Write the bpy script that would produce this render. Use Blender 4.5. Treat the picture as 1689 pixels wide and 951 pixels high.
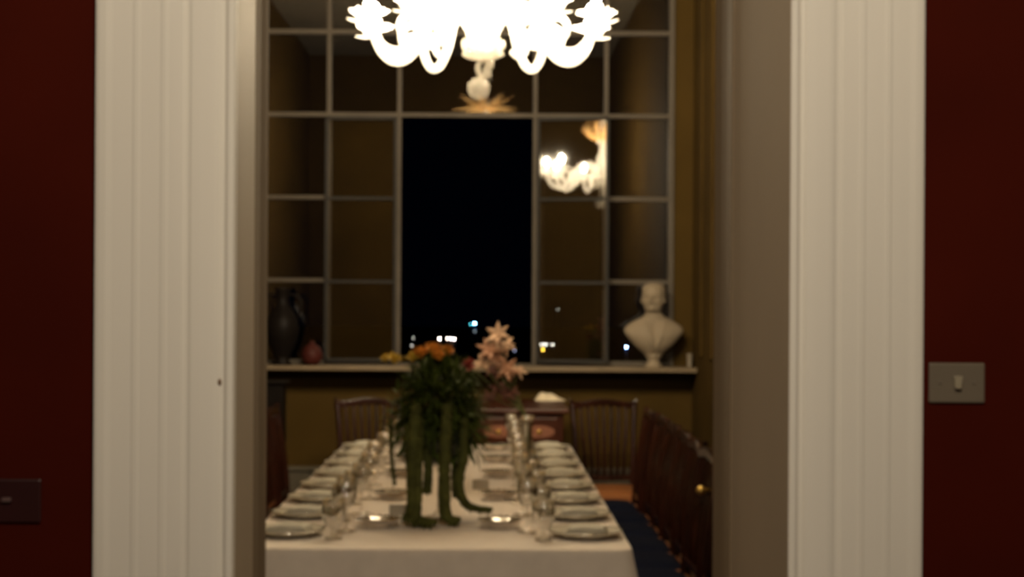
import bpy, math, random
from mathutils import Vector, Matrix
random.seed(7)
C = bpy.context.scene.collection
PI = math.pi
for o in list(bpy.data.objects): bpy.data.objects.remove(o, do_unlink=True)

# ------------------------------------------------------------------ camera
F = 2490.0; VX, VY = 804.0, 506.0; ROLL = 0.0060; CAMZ = 1.49
cam = bpy.data.cameras.new('camera'); co = bpy.data.objects.new('camera', cam); C.objects.link(co)
bpy.context.scene.camera = co
cam.sensor_width = 36; cam.lens = 36*F/1689.0
cam.shift_x = (844.5-VX)/1689.0; cam.shift_y = (VY-475.5)/1689.0
cam.clip_start = 0.05; cam.clip_end = 600
co.matrix_world = Matrix.Translation((0, 0, CAMZ)) @ Matrix.Rotation(PI/2, 4, 'X') @ Matrix.Rotation(ROLL, 4, 'Z')
cam.dof.use_dof = True; cam.dof.focus_distance = 0.62; cam.dof.aperture_fstop = 24

# ------------------------------------------------------------------ world, light levels, exposure
sc = bpy.context.scene
sc.view_settings.view_transform = 'Standard'; sc.view_settings.look = 'None'
sc.view_settings.gamma = 1; sc.view_settings.use_curve_mapping = False
sc.view_settings.exposure = 0.0
w = bpy.data.worlds.new('night_sky'); sc.world = w; w.use_nodes = True
w.node_tree.nodes['Background'].inputs[0].default_value = (0.10, 0.22, 0.75, 1)
w.node_tree.nodes['Background'].inputs[1].default_value = 0.0012
BULB = 3150.0      # chandelier bulbs, emission strength
HALL = 205.0       # hall lamp globe, emission strength

# ------------------------------------------------------------------ helpers
def PX(px, d, y=506): return (px + ROLL*(y-VY) - VX)*d/F          # world x seen at pixel px at distance d
def PZ(py, d, x=804): return CAMZ - (py - ROLL*(x-VX) - VY)*d/F    # world z

def mat(name, col, rough=0.5, metal=0.0, noise=0.0, scale=8, spec=0.5, bump=0.0, stretch=None, coat=0, sheen=0):
    m = bpy.data.materials.new(name); m.use_nodes = True
    nt = m.node_tree; p = nt.nodes['Principled BSDF']
    p.inputs['Roughness'].default_value = rough; p.inputs['Metallic'].default_value = metal
    p.inputs['Specular IOR Level'].default_value = spec
    p.inputs['Coat Weight'].default_value = coat; p.inputs['Sheen Weight'].default_value = sheen
    tc = nt.nodes.new('ShaderNodeTexCoord'); mp = nt.nodes.new('ShaderNodeMapping')
    nt.links.new(tc.outputs['Object'], mp.inputs['Vector'])
    if stretch: mp.inputs['Scale'].default_value = stretch
    n = nt.nodes.new('ShaderNodeTexNoise'); n.inputs['Scale'].default_value = scale; n.inputs['Detail'].default_value = 5
    nt.links.new(mp.outputs['Vector'], n.inputs['Vector'])
    r = nt.nodes.new('ShaderNodeValToRGB')
    a = tuple(c*(1-noise) for c in col[:3]); b = tuple(min(1, c*(1+noise)) for c in col[:3])
    r.color_ramp.elements[0].position = .3; r.color_ramp.elements[1].position = .7
    r.color_ramp.elements[0].color = a+(1,); r.color_ramp.elements[1].color = b+(1,)
    nt.links.new(n.outputs['Fac'], r.inputs['Fac']); nt.links.new(r.outputs['Color'], p.inputs['Base Color'])
    if bump:
        bn = nt.nodes.new('ShaderNodeBump'); bn.inputs['Strength'].default_value = bump; bn.inputs['Distance'].default_value = .004
        nt.links.new(n.outputs['Fac'], bn.inputs['Height']); nt.links.new(bn.outputs['Normal'], p.inputs['Normal'])
    return m

def glassmat(name, fac0, fac1, tint=(1, 1, 1), rough=0.02, gcol=(1, 1, 1)):
    m = bpy.data.materials.new(name); m.use_nodes = True; nt = m.node_tree; nt.nodes.clear()
    out = nt.nodes.new('ShaderNodeOutputMaterial'); mx = nt.nodes.new('ShaderNodeMixShader')
    t = nt.nodes.new('ShaderNodeBsdfTransparent'); g = nt.nodes.new('ShaderNodeBsdfGlossy')
    t.inputs[0].default_value = tint+(1,); g.inputs['Roughness'].default_value = rough; g.inputs[0].default_value = gcol+(1,)
    lw = nt.nodes.new('ShaderNodeLayerWeight'); lw.inputs['Blend'].default_value = .35
    mr = nt.nodes.new('ShaderNodeMapRange'); mr.inputs['To Min'].default_value = fac0; mr.inputs['To Max'].default_value = fac1
    nt.links.new(lw.outputs['Facing'], mr.inputs['Value']); nt.links.new(mr.outputs[0], mx.inputs[0])
    nt.links.new(t.outputs[0], mx.inputs[1]); nt.links.new(g.outputs[0], mx.inputs[2]); nt.links.new(mx.outputs[0], out.inputs[0])
    return m

def emat(name, col, s):
    m = bpy.data.materials.new(name); m.use_nodes = True; nt = m.node_tree; nt.nodes.clear()
    out = nt.nodes.new('ShaderNodeOutputMaterial'); e = nt.nodes.new('ShaderNodeEmission')
    e.inputs[0].default_value = col+(1,); e.inputs[1].default_value = s; nt.links.new(e.outputs[0], out.inputs[0])
    return m

def milkmat(name, col, trans=.5, clear=.6):
    m = bpy.data.materials.new(name); m.use_nodes = True; nt = m.node_tree; nt.nodes.clear()
    out = nt.nodes.new('ShaderNodeOutputMaterial')
    d = nt.nodes.new('ShaderNodeBsdfDiffuse'); t = nt.nodes.new('ShaderNodeBsdfTranslucent'); g = nt.nodes.new('ShaderNodeBsdfGlossy')
    n = nt.nodes.new('ShaderNodeTexNoise'); n.inputs['Scale'].default_value = 30
    r = nt.nodes.new('ShaderNodeValToRGB'); r.color_ramp.elements[0].color = tuple(c*.85 for c in col)+(1,); r.color_ramp.elements[1].color = col+(1,)
    nt.links.new(n.outputs['Fac'], r.inputs['Fac'])
    nt.links.new(r.outputs[0], d.inputs[0]); nt.links.new(r.outputs[0], t.inputs[0])
    g.inputs['Roughness'].default_value = .12
    a = nt.nodes.new('ShaderNodeMixShader'); a.inputs[0].default_value = trans
    b = nt.nodes.new('ShaderNodeMixShader'); b.inputs[0].default_value = .1
    nt.links.new(d.outputs[0], a.inputs[1]); nt.links.new(t.outputs[0], a.inputs[2])
    nt.links.new(a.outputs[0], b.inputs[1]); nt.links.new(g.outputs[0], b.inputs[2]); tr = nt.nodes.new('ShaderNodeBsdfTransparent'); c = nt.nodes.new('ShaderNodeMixShader'); c.inputs[0].default_value = clear
    nt.links.new(b.outputs[0], c.inputs[1]); nt.links.new(tr.outputs[0], c.inputs[2]); nt.links.new(c.outputs[0], out.inputs[0])
    return m

class MB:
    def __init__(s): s.v = []; s.f = []
    def add(s, vs, fs):
        k = len(s.v); s.v += [tuple(v) for v in vs]; s.f += [tuple(i+k for i in f) for f in fs]; return s
    def box(s, x0, x1, y0, y1, z0, z1):
        x0, x1 = min(x0, x1), max(x0, x1)
        vs = [(x, y, z) for z in (z0, z1) for x, y in ((x0, y0), (x1, y0), (x1, y1), (x0, y1))]
        return s.add(vs, [(3, 2, 1, 0), (4, 5, 6, 7), (0, 1, 5, 4), (1, 2, 6, 5), (2, 3, 7, 6), (3, 0, 4, 7)])
    def lathe(s, prof, seg=24, c=(0, 0, 0), wav=None):
        vs = []; fs = []; n = len(prof)
        for i in range(n):
            r, z = prof[i]
            for k in range(seg):
                a = 2*PI*k/seg; rr = r*(1 + (wav[1]*math.cos(wav[0]*a)*wav[2](i/(n-1)) if wav else 0))
                vs.append((c[0]+rr*math.cos(a), c[1]+rr*math.sin(a), c[2]+z))
        for i in range(n-1):
            for k in range(seg):
                k2 = (k+1) % seg; fs.append((i*seg+k, i*seg+k2, (i+1)*seg+k2, (i+1)*seg+k))
        if prof[0][0] > 1e-6: fs.append(tuple(range(seg-1, -1, -1)))
        if prof[-1][0] > 1e-6: fs.append(tuple((n-1)*seg+k for k in range(seg)))
        return s.add(vs, fs)
    def tube(s, pts, rad, seg=10, caps=True):
        pts = [Vector(p) for p in pts]; n = len(pts); vs = []; fs = []
        if not hasattr(rad, '__len__'): rad = [rad]*n
        up = None
        for i, p in enumerate(pts):
            t = (pts[min(i+1, n-1)]-pts[max(i-1, 0)]).normalized()
            if up is None: up = t.orthogonal().normalized()
            else:
                up = up - t*up.dot(t); up.normalize()
            b = t.cross(up)
            for k in range(seg):
                a = 2*PI*k/seg; vs.append(p + (up*math.cos(a)+b*math.sin(a))*rad[i])
        for i in range(n-1):
            for k in range(seg):
                k2 = (k+1) % seg; fs.append((i*seg+k, i*seg+k2, (i+1)*seg+k2, (i+1)*seg+k))
        if caps: fs += [tuple(range(seg-1, -1, -1)), tuple((n-1)*seg+k for k in range(seg))]
        return s.add(vs, fs)
    def ell(s, c, r, seg=14, rings=9):
        if not hasattr(r, '__len__'): r = (r, r, r)
        vs = [(c[0], c[1], c[2]-r[2])]
        for i in range(1, rings):
            ph = -PI/2 + PI*i/rings
            for k in range(seg):
                a = 2*PI*k/seg; vs.append((c[0]+r[0]*math.cos(ph)*math.cos(a), c[1]+r[1]*math.cos(ph)*math.sin(a), c[2]+r[2]*math.sin(ph)))
        vs.append((c[0], c[1], c[2]+r[2])); fs = []
        for k in range(seg):
            k2 = (k+1) % seg; fs.append((0, 1+k2, 1+k)); L = 1+(rings-2)*seg; fs.append((L+k, L+k2, len(vs)-1))
            for i in range(rings-2): a = 1+i*seg; fs.append((a+k, a+k2, a+seg+k2, a+seg+k))
        return s.add(vs, fs)
    def prism(s, poly, axis, a, b):          # poly in the plane without 'axis'
        def P(u, v, w):
            return {'z': (u, v, w), 'y': (u, w, v), 'x': (w, u, v)}[axis]
        n = len(poly); vs = [P(u, v, a) for u, v in poly]+[P(u, v, b) for u, v in poly]
        fs = [tuple(range(n-1, -1, -1)), tuple(range(n, 2*n))]+[(i, (i+1) % n, n+(i+1) % n, n+i) for i in range(n)]
        return s.add(vs, fs)
    def petal(s, base, d, L, W, up=(0, 0, 1), curl=.3, thick=.0012, n=5):
        base = Vector(base); d = Vector(d).normalized(); up = Vector(up)
        sd = d.cross(up)
        if sd.length < 1e-3: sd = d.cross(Vector((1, 0, 0)))
        sd.normalize(); nn = sd.cross(d).normalized(); vs = []; fs = []
        for i in range(n+1):
            t = i/n; ww = W*math.sin(PI*min(1, .12+.88*t)**.8)*.5+.0006
            c = base + d*L*t + nn*(curl*L*t*t)
            for q, h in ((-1, 0), (0, -.25*ww), (1, 0)):
                vs.append(c + sd*ww*q + nn*h)
        m = len(vs); vs += [v - nn*thick for v in vs]
        for i in range(n):
            for q in range(2):
                a = i*3+q; fs.append((a, a+1, a+4, a+3)); fs.append((m+a+3, m+a+4, m+a+1, m+a))
            a = i*3; fs.append((a, a+3, m+a+3, m+a)); fs.append((a+2, m+a+2, m+a+5, a+5))
        return s.add(vs, fs)
    def build(s, name, m, parent=None, loc=(0, 0, 0), smooth=True, bevel=0, rz=0, sub=0):
        me = bpy.data.meshes.new(name); me.from_pydata(s.v, [], s.f); me.update()
        me.materials.append(m)
        for p in me.polygons: p.use_smooth = smooth
        o = bpy.data.objects.new(name, me); C.objects.link(o); o.location = loc; o.rotation_euler.z = rz
        if parent: o.parent = parent
        if bevel:
            b = o.modifiers.new('bevel', 'BEVEL'); b.width = bevel; b.segments = 2; b.limit_method = 'ANGLE'
        if sub:
            b = o.modifiers.new('sub', 'SUBSURF'); b.levels = sub; b.render_levels = sub
        return o

def tag(o, label=None, cat=None, group=None, kind=None):
    if label: o['label'] = label
    if cat: o['category'] = cat
    if group: o['group'] = group
    if kind: o['kind'] = kind
    return o
def thing(name, label, cat, loc=(0, 0, 0), rz=0, group=None):
    o = bpy.data.objects.new(name, None); C.objects.link(o); o.location = loc; o.rotation_euler.z = rz
    o.empty_display_size = .05
    return tag(o, label, cat, group)
def copy_tree(o, parent=None):
    c = o.copy(); C.objects.link(c)
    if parent: c.parent = parent
    for ch in list(o.children): copy_tree(ch, c)
    return c
def struct(o): o['kind'] = 'structure'; return o
def spline(pts, n=8):
    P = [Vector(p) for p in pts]; out = []
    for i in range(len(P)-1):
        p0 = P[max(i-1, 0)]; p1 = P[i]; p2 = P[i+1]; p3 = P[min(i+2, len(P)-1)]
        for k in range(n):
            t = k/n
            out.append(.5*((2*p1)+(p2-p0)*t+(2*p0-5*p1+4*p2-p3)*t*t+(3*p1-p0-3*p2+p3)*t*t*t))
    out.append(P[-1]); return out

# ------------------------------------------------------------------ materials
M_red = mat('dark_red_wall_paint', (.046, .0042, .0010), .85, spec=.06, noise=.12, scale=3, bump=.1)
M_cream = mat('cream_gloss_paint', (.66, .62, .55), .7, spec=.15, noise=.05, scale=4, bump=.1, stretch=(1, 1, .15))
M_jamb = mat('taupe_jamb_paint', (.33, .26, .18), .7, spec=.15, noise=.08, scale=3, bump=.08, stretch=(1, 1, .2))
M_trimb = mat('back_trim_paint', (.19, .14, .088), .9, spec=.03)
M_olive = mat('olive_wall_paint', (.058, .034, .0075), .85, spec=.08, noise=.12, scale=3)
M_ceil = mat('ceiling_plaster', (.14, .115, .08), .9, noise=.05)
M_floor = mat('dark_floor_boards', (.11, .05, .025), .4, noise=.35, scale=3, stretch=(8, .6, 1))
M_ledge = mat('ledge_paint', (.18, .135, .085), .55, spec=.2, noise=.08)
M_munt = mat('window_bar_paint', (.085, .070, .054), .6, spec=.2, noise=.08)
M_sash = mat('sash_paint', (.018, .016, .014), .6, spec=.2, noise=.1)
M_glass = glassmat('window_glass', .075, .6)
M_glass2 = glassmat('sash_glass', .13, .7, tint=(.93, .92, .9))
M_wg = glassmat('table_glass', .15, .9, tint=(.97, .97, .96), rough=.035)
M_cloth = mat('white_linen', (.73, .65, .56), .9, spec=.2, noise=.04, scale=20, bump=.15, sheen=.2)
M_china = mat('white_china', (.50, .465, .37), .35, spec=.5, noise=.05, coat=.3)
M_nap = mat('napkin_linen', (.50, .475, .39), .9, noise=.06, scale=40, bump=.2)
M_silver = mat('silver', (.78, .73, .66), .15, metal=1, noise=.08, scale=20)
M_mahog = mat('mahogany', (.022, .0055, .0025), .25, noise=.4, scale=10, spec=.4, stretch=(1, 1, .25))
M_mahog2 = mat('polished_mahogany', (.055, .013, .004), .35, spec=.25, noise=.35, scale=6, stretch=(.3, 1, 1))
M_honey = mat('honey_wood', (.28, .10, .028), .45, noise=.2, scale=8, stretch=(1, .3, 1))
M_navy = mat('navy_upholstery', (.006, .008, .020), .95, spec=.1, noise=.2, scale=60, bump=.2)
M_black = mat('black_lacquer', (.008, .006, .005), .45, spec=.06, noise=.2)
M_marble = mat('cream_marble', (.25, .20, .14), .6, spec=.2, noise=.08, scale=5)
M_brass = mat('brass', (.85, .60, .18), .3, metal=1, noise=.08)
M_leafd = mat('leaf_green', (.06, .082, .011), .6, spec=.15, noise=.4, scale=12)
M_tend = mat('trailing_green', (.07, .075, .016), .75, spec=.2, noise=.35, scale=25)
M_orange = mat('orange_petal', (.62, .24, .02), .7, noise=.2, scale=25)
M_yellow = mat('yellow_petal', (.55, .36, .03), .7, noise=.2, scale=25)
M_redp = mat('red_petal', (.22, .02, .01), .7, noise=.2, scale=25)
M_peach = mat('peach_petal', (.46, .29, .18), .6, noise=.25, scale=25)
M_tan = mat('tan_pink_petal', (.34, .165, .09), .6, noise=.3, scale=25)
M_maroon = mat('dusky_petal', (.16, .06, .04), .6, noise=.25, scale=25)
M_stem = mat('stem_green', (.10, .11, .03), .6, noise=.2)
M_bowl = mat('dark_bowl_glaze', (.02, .022, .012), .3, noise=.2)
M_milk = milkmat('milk_glass', (.93, .90, .85), .5)
M_ball = milkmat('clouded_ball_glass', (.62, .58, .50), .35)
M_amber = milkmat('amber_glass', (.85, .56, .24), .4)
M_bulb = emat('bulb_glow', (1, .82, .55), BULB)
M_hall = emat('lamp_globe_glow', (1, .87, .68), HALL)
M_plate = mat('switch_plate', (.13, .105, .075), .45, spec=.3, noise=.05)
M_platek = mat('switch_toggle', (.26, .22, .15), .4)
M_plated = mat('shadowed_switch_plate', (.022, .004, .004), .4, noise=.1)  # dark red plate with shadow mixed into its colour
M_plateg = mat('grey_toggle', (.10, .06, .055), .4)
M_card = mat('grey_card', (.32, .28, .22), .8, noise=.1)
M_skirt = mat('skirting_paint', (.10, .085, .06), .6, spec=.2, noise=.05)
M_ground = mat('night_ground', (.01, .012, .01), .95, noise=.3, scale=.2)
M_pole = mat('lamp_post_metal', (.02, .02, .02), .6)
M_redc = mat('dark_red_surface', (.05, .009, .006), .6, spec=.2, noise=.2)

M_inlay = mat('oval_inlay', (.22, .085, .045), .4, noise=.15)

# ------------------------------------------------------------------ large structure
D = 2.60; WB = 3.0; YW = 9.5; XR = 1.29; XL = -1.9; CEIL = 4.15; OT = 2.75
XJL = PX(385, D); XJR = PX(1303, D)
b = MB(); b.box(-3.6, 3.6, -4, 2.815, -.1, 0); struct(b.build('floor', M_floor, smooth=False))
b = MB(); b.box(XL-.1, XR+.1, 2.815, YW+.2, -.1, 0); struct(b.build('floor', M_floor, smooth=False))
b = MB(); b.box(-3.6, 3.6, -4, 2.815, 3.8, 3.9); struct(b.build('ceiling', M_ceil, smooth=False))
b = MB(); b.box(XL-.1, XR+.1, 2.815, YW+.2, CEIL, CEIL+.1); struct(b.build('ceiling', M_ceil, smooth=False))
b = MB(); b.box(-3.6, XJL-.02, D+.03, 2.815, 0, 3.8).box(XJR+.02, 3.6, D+.03, 2.815, 0, 3.8).box(XJL-.02, XJR+.02, D+.03, 2.815, OT+.02, 3.8)
struct(b.build('wall_near', M_red, smooth=False))
b = MB(); b.box(XL-.1, XJL-.02, 2.815, WB, 0, CEIL).box(XJR+.02, XR+.1, 2.815, WB, 0, CEIL).box(XJL-.02, XJR+.02, 2.815, WB, OT+.02, CEIL)
struct(b.build('wall_front', M_olive, smooth=False))
b = MB(); b.box(-3.7, -3.6, -4, 2.815, 0, 3.8); struct(b.build('wall_hall_left', M_red, smooth=False))
b = MB(); b.box(3.6, 3.7, -4, 2.815, 0, 3.8); struct(b.build('wall_hall_right', M_red, smooth=False))
b = MB(); b.box(-3.6, 3.6, -4.1, -4, 0, 3.8); struct(b.build('wall_hall_back', M_red, smooth=False))
b = MB(); b.box(XR, XR+.1, WB, YW+.2, 0, CEIL); struct(b.build('wall_right', M_olive, smooth=False))
b = MB(); b.box(XL-.1, XL, WB, YW+.2, 0, CEIL); struct(b.build('wall_left', M_olive, smooth=False))
WX = [(p-804)*YW/F for p in (433, 541, 657, 881, 998, 1106)]
WZ = [1.131+.5212*i for i in range(6)]
b = MB(); b.box(XL, XR, YW, YW+.2, 0, WZ[0]-.03).box(XL, WX[0]-.02, YW, YW+.2, WZ[0]-.03, CEIL).box(WX[5]+.02, XR, YW, YW+.2, WZ[0]-.03, CEIL).box(WX[0]-.02, WX[5]+.02, YW, YW+.2, WZ[5]+.03, CEIL)
struct(b.build('wall_far', M_olive, smooth=False))
# tall pale skirting along the far wall
b = MB(); b.box(XL, XR, YW-.03, YW, 0, .455).box(XL, XR, YW-.045, YW, .455, .485)
struct(b.build('baseboard_far', M_skirt, smooth=False, bevel=.005))
# curtain-like pilaster strips at the right corner of the window
b = MB()
for i, (x0, y0) in enumerate(((XR-.012, 8.15), (XR-.012, 8.62), (XR-.012, 9.05))):
    b.box(XR-.014, XR, y0, y0+.10, 1.2, CEIL)
struct(b.build('trim_1', M_olive, smooth=False, bevel=.004))

# casings: fluted profile in plan, extruded upward
def casing(name, side, prof):
    poly = [(PX(p, D), D+.03-(h if h < .02 and (p < 160 or p > 1524) else .0265+(h-.0265)*.3)) for p, h in prof]
    poly = [(poly[0][0], D+.031)] + poly + [(poly[-1][0], D+.031)]
    b = MB(); b.prism(poly if side < 0 else poly, 'z', 0, OT+.1)
    return struct(b.build(name, M_cream, smooth=False, bevel=.0012))
casing('trim_2', -1, [(152, .006), (154, .022), (160, .030), (172, .033), (182, .027), (216, .0265), (219, .031), (226, .031), (229, .0265),
    (262, .0265), (265, .031), (272, .031), (275, .0265), (299, .0265), (303, .017), (309, .017), (313, .0265), (330, .030), (352, .030), (360, .024),
    (364, .012), (369, .012), (372, .030), (377, .036), (382, .034), (385, .024)])
casing('trim_3', 1, [(1303, .024), (1306, .034), (1311, .036), (1316, .030), (1319, .012), (1326, .012), (1330, .027), (1345, .030), (1368, .030), (1374, .0265),
    (1380, .017), (1386, .017), (1390, .0265), (1415, .0265), (1418, .031), (1425, .031), (1428, .0265), (1458, .0265), (1461, .031), (1468, .031), (1471, .0265),
    (1500, .027), (1510, .033), (1520, .030), (1525, .022), (1527, .006)])
b = MB(); b.box(PX(152, D), PX(1527, D), D-.002, D+.03, OT+.1, OT+.36).box(PX(140, D), PX(1539, D), D-.03, D+.03, OT+.36, OT+.42)
struct(b.build('trim_4', M_cream, smooth=False, bevel=.005))
# jambs: left runs straight back, right splays inward a little, then stop beads at the dining-room side
YJ = 2.86
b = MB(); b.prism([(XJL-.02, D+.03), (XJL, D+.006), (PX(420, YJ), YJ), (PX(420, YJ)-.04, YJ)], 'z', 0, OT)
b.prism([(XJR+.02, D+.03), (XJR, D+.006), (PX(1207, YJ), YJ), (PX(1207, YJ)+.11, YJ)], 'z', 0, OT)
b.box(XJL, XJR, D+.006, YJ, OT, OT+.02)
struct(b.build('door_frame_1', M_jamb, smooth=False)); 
bpy.data.objects['door_frame_1'].name = 'trim_5'
Y2 = 3.03
b = MB()
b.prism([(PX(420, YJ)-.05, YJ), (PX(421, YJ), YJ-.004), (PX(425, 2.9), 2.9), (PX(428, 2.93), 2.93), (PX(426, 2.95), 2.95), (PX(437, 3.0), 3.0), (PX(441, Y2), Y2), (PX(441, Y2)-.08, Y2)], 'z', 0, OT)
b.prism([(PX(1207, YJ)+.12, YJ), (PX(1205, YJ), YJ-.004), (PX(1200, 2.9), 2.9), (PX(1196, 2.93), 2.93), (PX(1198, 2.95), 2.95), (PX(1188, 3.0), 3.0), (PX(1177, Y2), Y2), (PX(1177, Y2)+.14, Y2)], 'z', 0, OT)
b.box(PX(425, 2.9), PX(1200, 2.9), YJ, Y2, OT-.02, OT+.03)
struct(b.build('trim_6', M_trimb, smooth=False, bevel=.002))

# window with fixed bars, glass and two folded-back sashes
win = bpy.data.objects.new('window_1', None); C.objects.link(win); win.location = (0, YW, WZ[0]); struct(win)
MW = .0135
def wl(x, z): return x, z-WZ[0]
b = MB()
z0, z1 = 0, WZ[5]-WZ[0]
for x in (WX[0], WX[5]): b.box(x-.017, x+.017, -.02, .06, -.03, z1+.03)
b.box(WX[0], WX[5], -.02, .06, z1-.02, z1+.03); b.box(WX[0], WX[2]-.02, -.02, .06, -.03, .022); b.box(WX[3]+.02, WX[5], -.02, .06, -.03, .022)
b.box(WX[2]-.02, WX[3]+.02, -.02, .06, -.03, .004)
b.build('window_frame', M_munt, win, smooth=False, bevel=.004)
b = MB()
for i in (1, 2, 3, 4): b.box(WX[i]-MW, WX[i]+MW, -.018, .03, 0, z1)
for k in (3, 4): b.box(WX[0], WX[5], -.012, .03, WZ[k]-WZ[0]-MW, WZ[k]-WZ[0]+MW)
for k in (1, 2):
    z = WZ[k]-WZ[0]
    b.box(WX[0], WX[1], -.012, .03, z-.012, z+.012); b.box(WX[4], WX[5], -.012, .03, z-.014, z+.014)
b.build('muntin_bars', M_munt, win, smooth=False, bevel=.003)
zs = WZ[3]-WZ[0]
b = MB(); b.box(WX[0], WX[2], .012, .016, 0, zs).box(WX[3], WX[5], .012, .016, 0, zs).box(WX[0], WX[5], .012, .016, zs, z1)
b.build('pane', M_glass, win, smooth=False)
def sash(hx, sgn, ang, wdt):
    s_ = bpy.data.objects.new('sash', None)
    b = MB(); T = .009
    def bx(a, c, y0, y1, z0, z1): b.box(min(sgn*a, sgn*c), max(sgn*a, sgn*c), y0, y1, z0, z1)
    H = zs-.03
    bx(0, 2*T, -.012, .012, 0, H); bx(wdt-2.4*T, wdt, -.012, .012, 0, H); bx(0, wdt, -.012, .012, 0, 2.4*T); bx(0, wdt, -.012, .012, H-2.2*T, H)
    for k in (1, 2): z = WZ[k]-WZ[0]-.02; bx(0, wdt, -.009, .009, z-.010, z+.010)
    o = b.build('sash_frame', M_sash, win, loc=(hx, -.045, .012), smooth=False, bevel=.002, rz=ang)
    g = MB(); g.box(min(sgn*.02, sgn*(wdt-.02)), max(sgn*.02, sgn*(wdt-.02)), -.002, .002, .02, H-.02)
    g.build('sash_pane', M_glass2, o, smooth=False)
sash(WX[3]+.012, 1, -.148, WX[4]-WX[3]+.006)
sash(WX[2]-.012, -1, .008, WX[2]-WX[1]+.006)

# deep ledge under the window
b = MB(); b.box(XL, XR-.004, 9.23, YW-.024, 1.096, 1.124)
struct(b.build('trim_7', M_ledge, smooth=False, bevel=.006))
LZ = 1.1245

# ------------------------------------------------------------------ night outside
b = MB()
n = 16
vs = [(-120+240*i/n, 40+460*j/n, -5.2 - .8*math.sin(i*1.3)*math.cos(j*.9) - (3 if j == 0 else 0)) for j in range(n+1) for i in range(n+1)]
b.add(vs, [(j*(n+1)+i, j*(n+1)+i+1, (j+1)*(n+1)+i+1, (j+1)*(n+1)+i) for j in range(n) for i in range(n)])
struct(b.build('ground', M_ground))
SN = [0]
def street(px, py, col, s, r, lab):
    r *= .55; s *= 3.0; SN[0] += 1; D_ = 112+3.5*((SN[0]*7) % 17)
    x = PX(px, D_, py); z = PZ(py, D_, px)
    t = thing('street_lamp', lab, 'street lamp', (x, D_, -6.5))
    h = z+6.5
    p = MB(); p.tube([(0, 0, 0), (0, 0, h-.1)], [.10, .06], 8); p.lathe([(.16, 0), (.16, .25), (.1, .3)], 10); p.build('pole', M_pole, t)
    g = MB(); g.ell((0, 0, h), r, 10, 8); g.build('lamp_globe', emat('street_glow', col, s), t)
    c = MB(); c.lathe([(r*.9, h+r*.8), (r*.3, h+r*1.25), (.001, h+r*1.5)], 10); c.build('cap', M_pole, t)
BL = (.12, .45, 1.0)
street(783, 533, BL, 75, .10, 'blue distant lamp, brightest one, seen through the open middle of the window')
street(776, 534, (.05, .35, .4), 14, .07, 'dim teal distant lamp just left of the brightest blue one')
street(725, 558, (1, .8, .62), 36, .08, 'white distant lamp, leftmost of the row above the orange flowers')
street(738, 558, (1, .75, .6), 26, .07, 'white distant lamp, second from left in the row above the orange flowers')
street(744, 558, (1, .78, .68), 36, .08, 'white distant lamp, third from left in the row above the orange flowers')
street(749, 559, (1, .78, .68), 36, .08, 'white distant lamp, rightmost of the row above the orange flowers')
street(682, 557, (.7, .65, .6), 4, .08, 'faint distant lamp low in the left corner of the open window')
street(679, 570, (.7, .65, .6), 3, .08, 'faintest lowest distant lamp in the left corner of the open window')
street(893, 568, (.9, .9, .8), 15, .08, 'white distant lamp above the amber one behind the right sash')
street(900, 568, (.9, .9, .8), 15, .08, 'middle white distant lamp of the three behind the right sash')
street(911, 568, (.9, .9, .8), 14, .08, 'rightmost white distant lamp of the three behind the right sash')
street(896, 577, (1, .6, .06), 32, .09, 'amber distant lamp behind the right sash')
street(1033, 572, (.2, .4, 1), 70, .085, 'blue distant lamp beside the marble bust')
street(920, 510, (.7, .7, .6), 3.5, .07, 'faint distant lamp high behind the right sash')
street(783, 546, (.5, .6, .65), 1.5, .07, 'faint distant lamp below the brightest blue one')
street(849, 578, (.4, .45, .7), 3, .08, 'faint bluish distant lamp right of the peach flowers')

# ------------------------------------------------------------------ hall lamp (behind the camera)
t = thing('hall_ceiling_lamp', 'white glass globe lamp hanging from the hall ceiling behind the viewer', 'lamp', (.1, .5, 3.8))
b = MB(); b.lathe([(.07, 0), (.07, -.02), (.015, -.05), (.015, -.55), (.05, -.57), (.06, -.62)], 20); b.build('rod', M_brass, t)
b = MB(); b.ell((0, 0, -.76), .15, 20, 14); b.build('globe', M_hall, t)

# ------------------------------------------------------------------ chandelier
CD = 6.10; CX = PX(796, CD, 100)
def cz(py): return (VY-py)*CD/F + CAMZ
ch = thing('chandelier', 'large milky white glass chandelier with curling arms and amber leaves above the table', 'chandelier', (CX, CD, CEIL))
def L(z): return z-CEIL
b = MB(); b.lathe([(.001, L(CEIL)), (.13, 0), (.13, -.015), (.09, -.05), (.03, -.09), (.012, -.1)], 24); b.build('ceiling_rose', M_milk, ch)
b = MB(); b.lathe([(.012, -.1), (.012, L(3.55)), (.045, L(3.50)), (.05, L(3.44)), (.015, L(3.38)), (.015, L(3.3)), (.05, L(3.24)), (.02, L(3.16)), (.03, L(3.05)), (.06, L(2.98)), (.06, L(2.9)), (.025, L(2.86)), (.035, L(2.80)), (.055, L(2.74)), (.07, L(2.68)), (.05, L(2.62)), (.04, L(cz(60)))], 24, wav=(8, .05, lambda t: 1)); b.build('stem', M_milk, ch)
b = MB(); b.lathe([(.03, L(cz(62))), (.062, L(cz(62))), (.082, L(cz(68))), (.085, L(cz(76))), (.07, L(cz(84))), (.082, L(cz(90))), (.06, L(cz(96))), (.02, L(cz(99)))], 32, wav=(9, .09, lambda t: math.sin(PI*t))); b.build('bottom_bowl', M_ball, ch)
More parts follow.
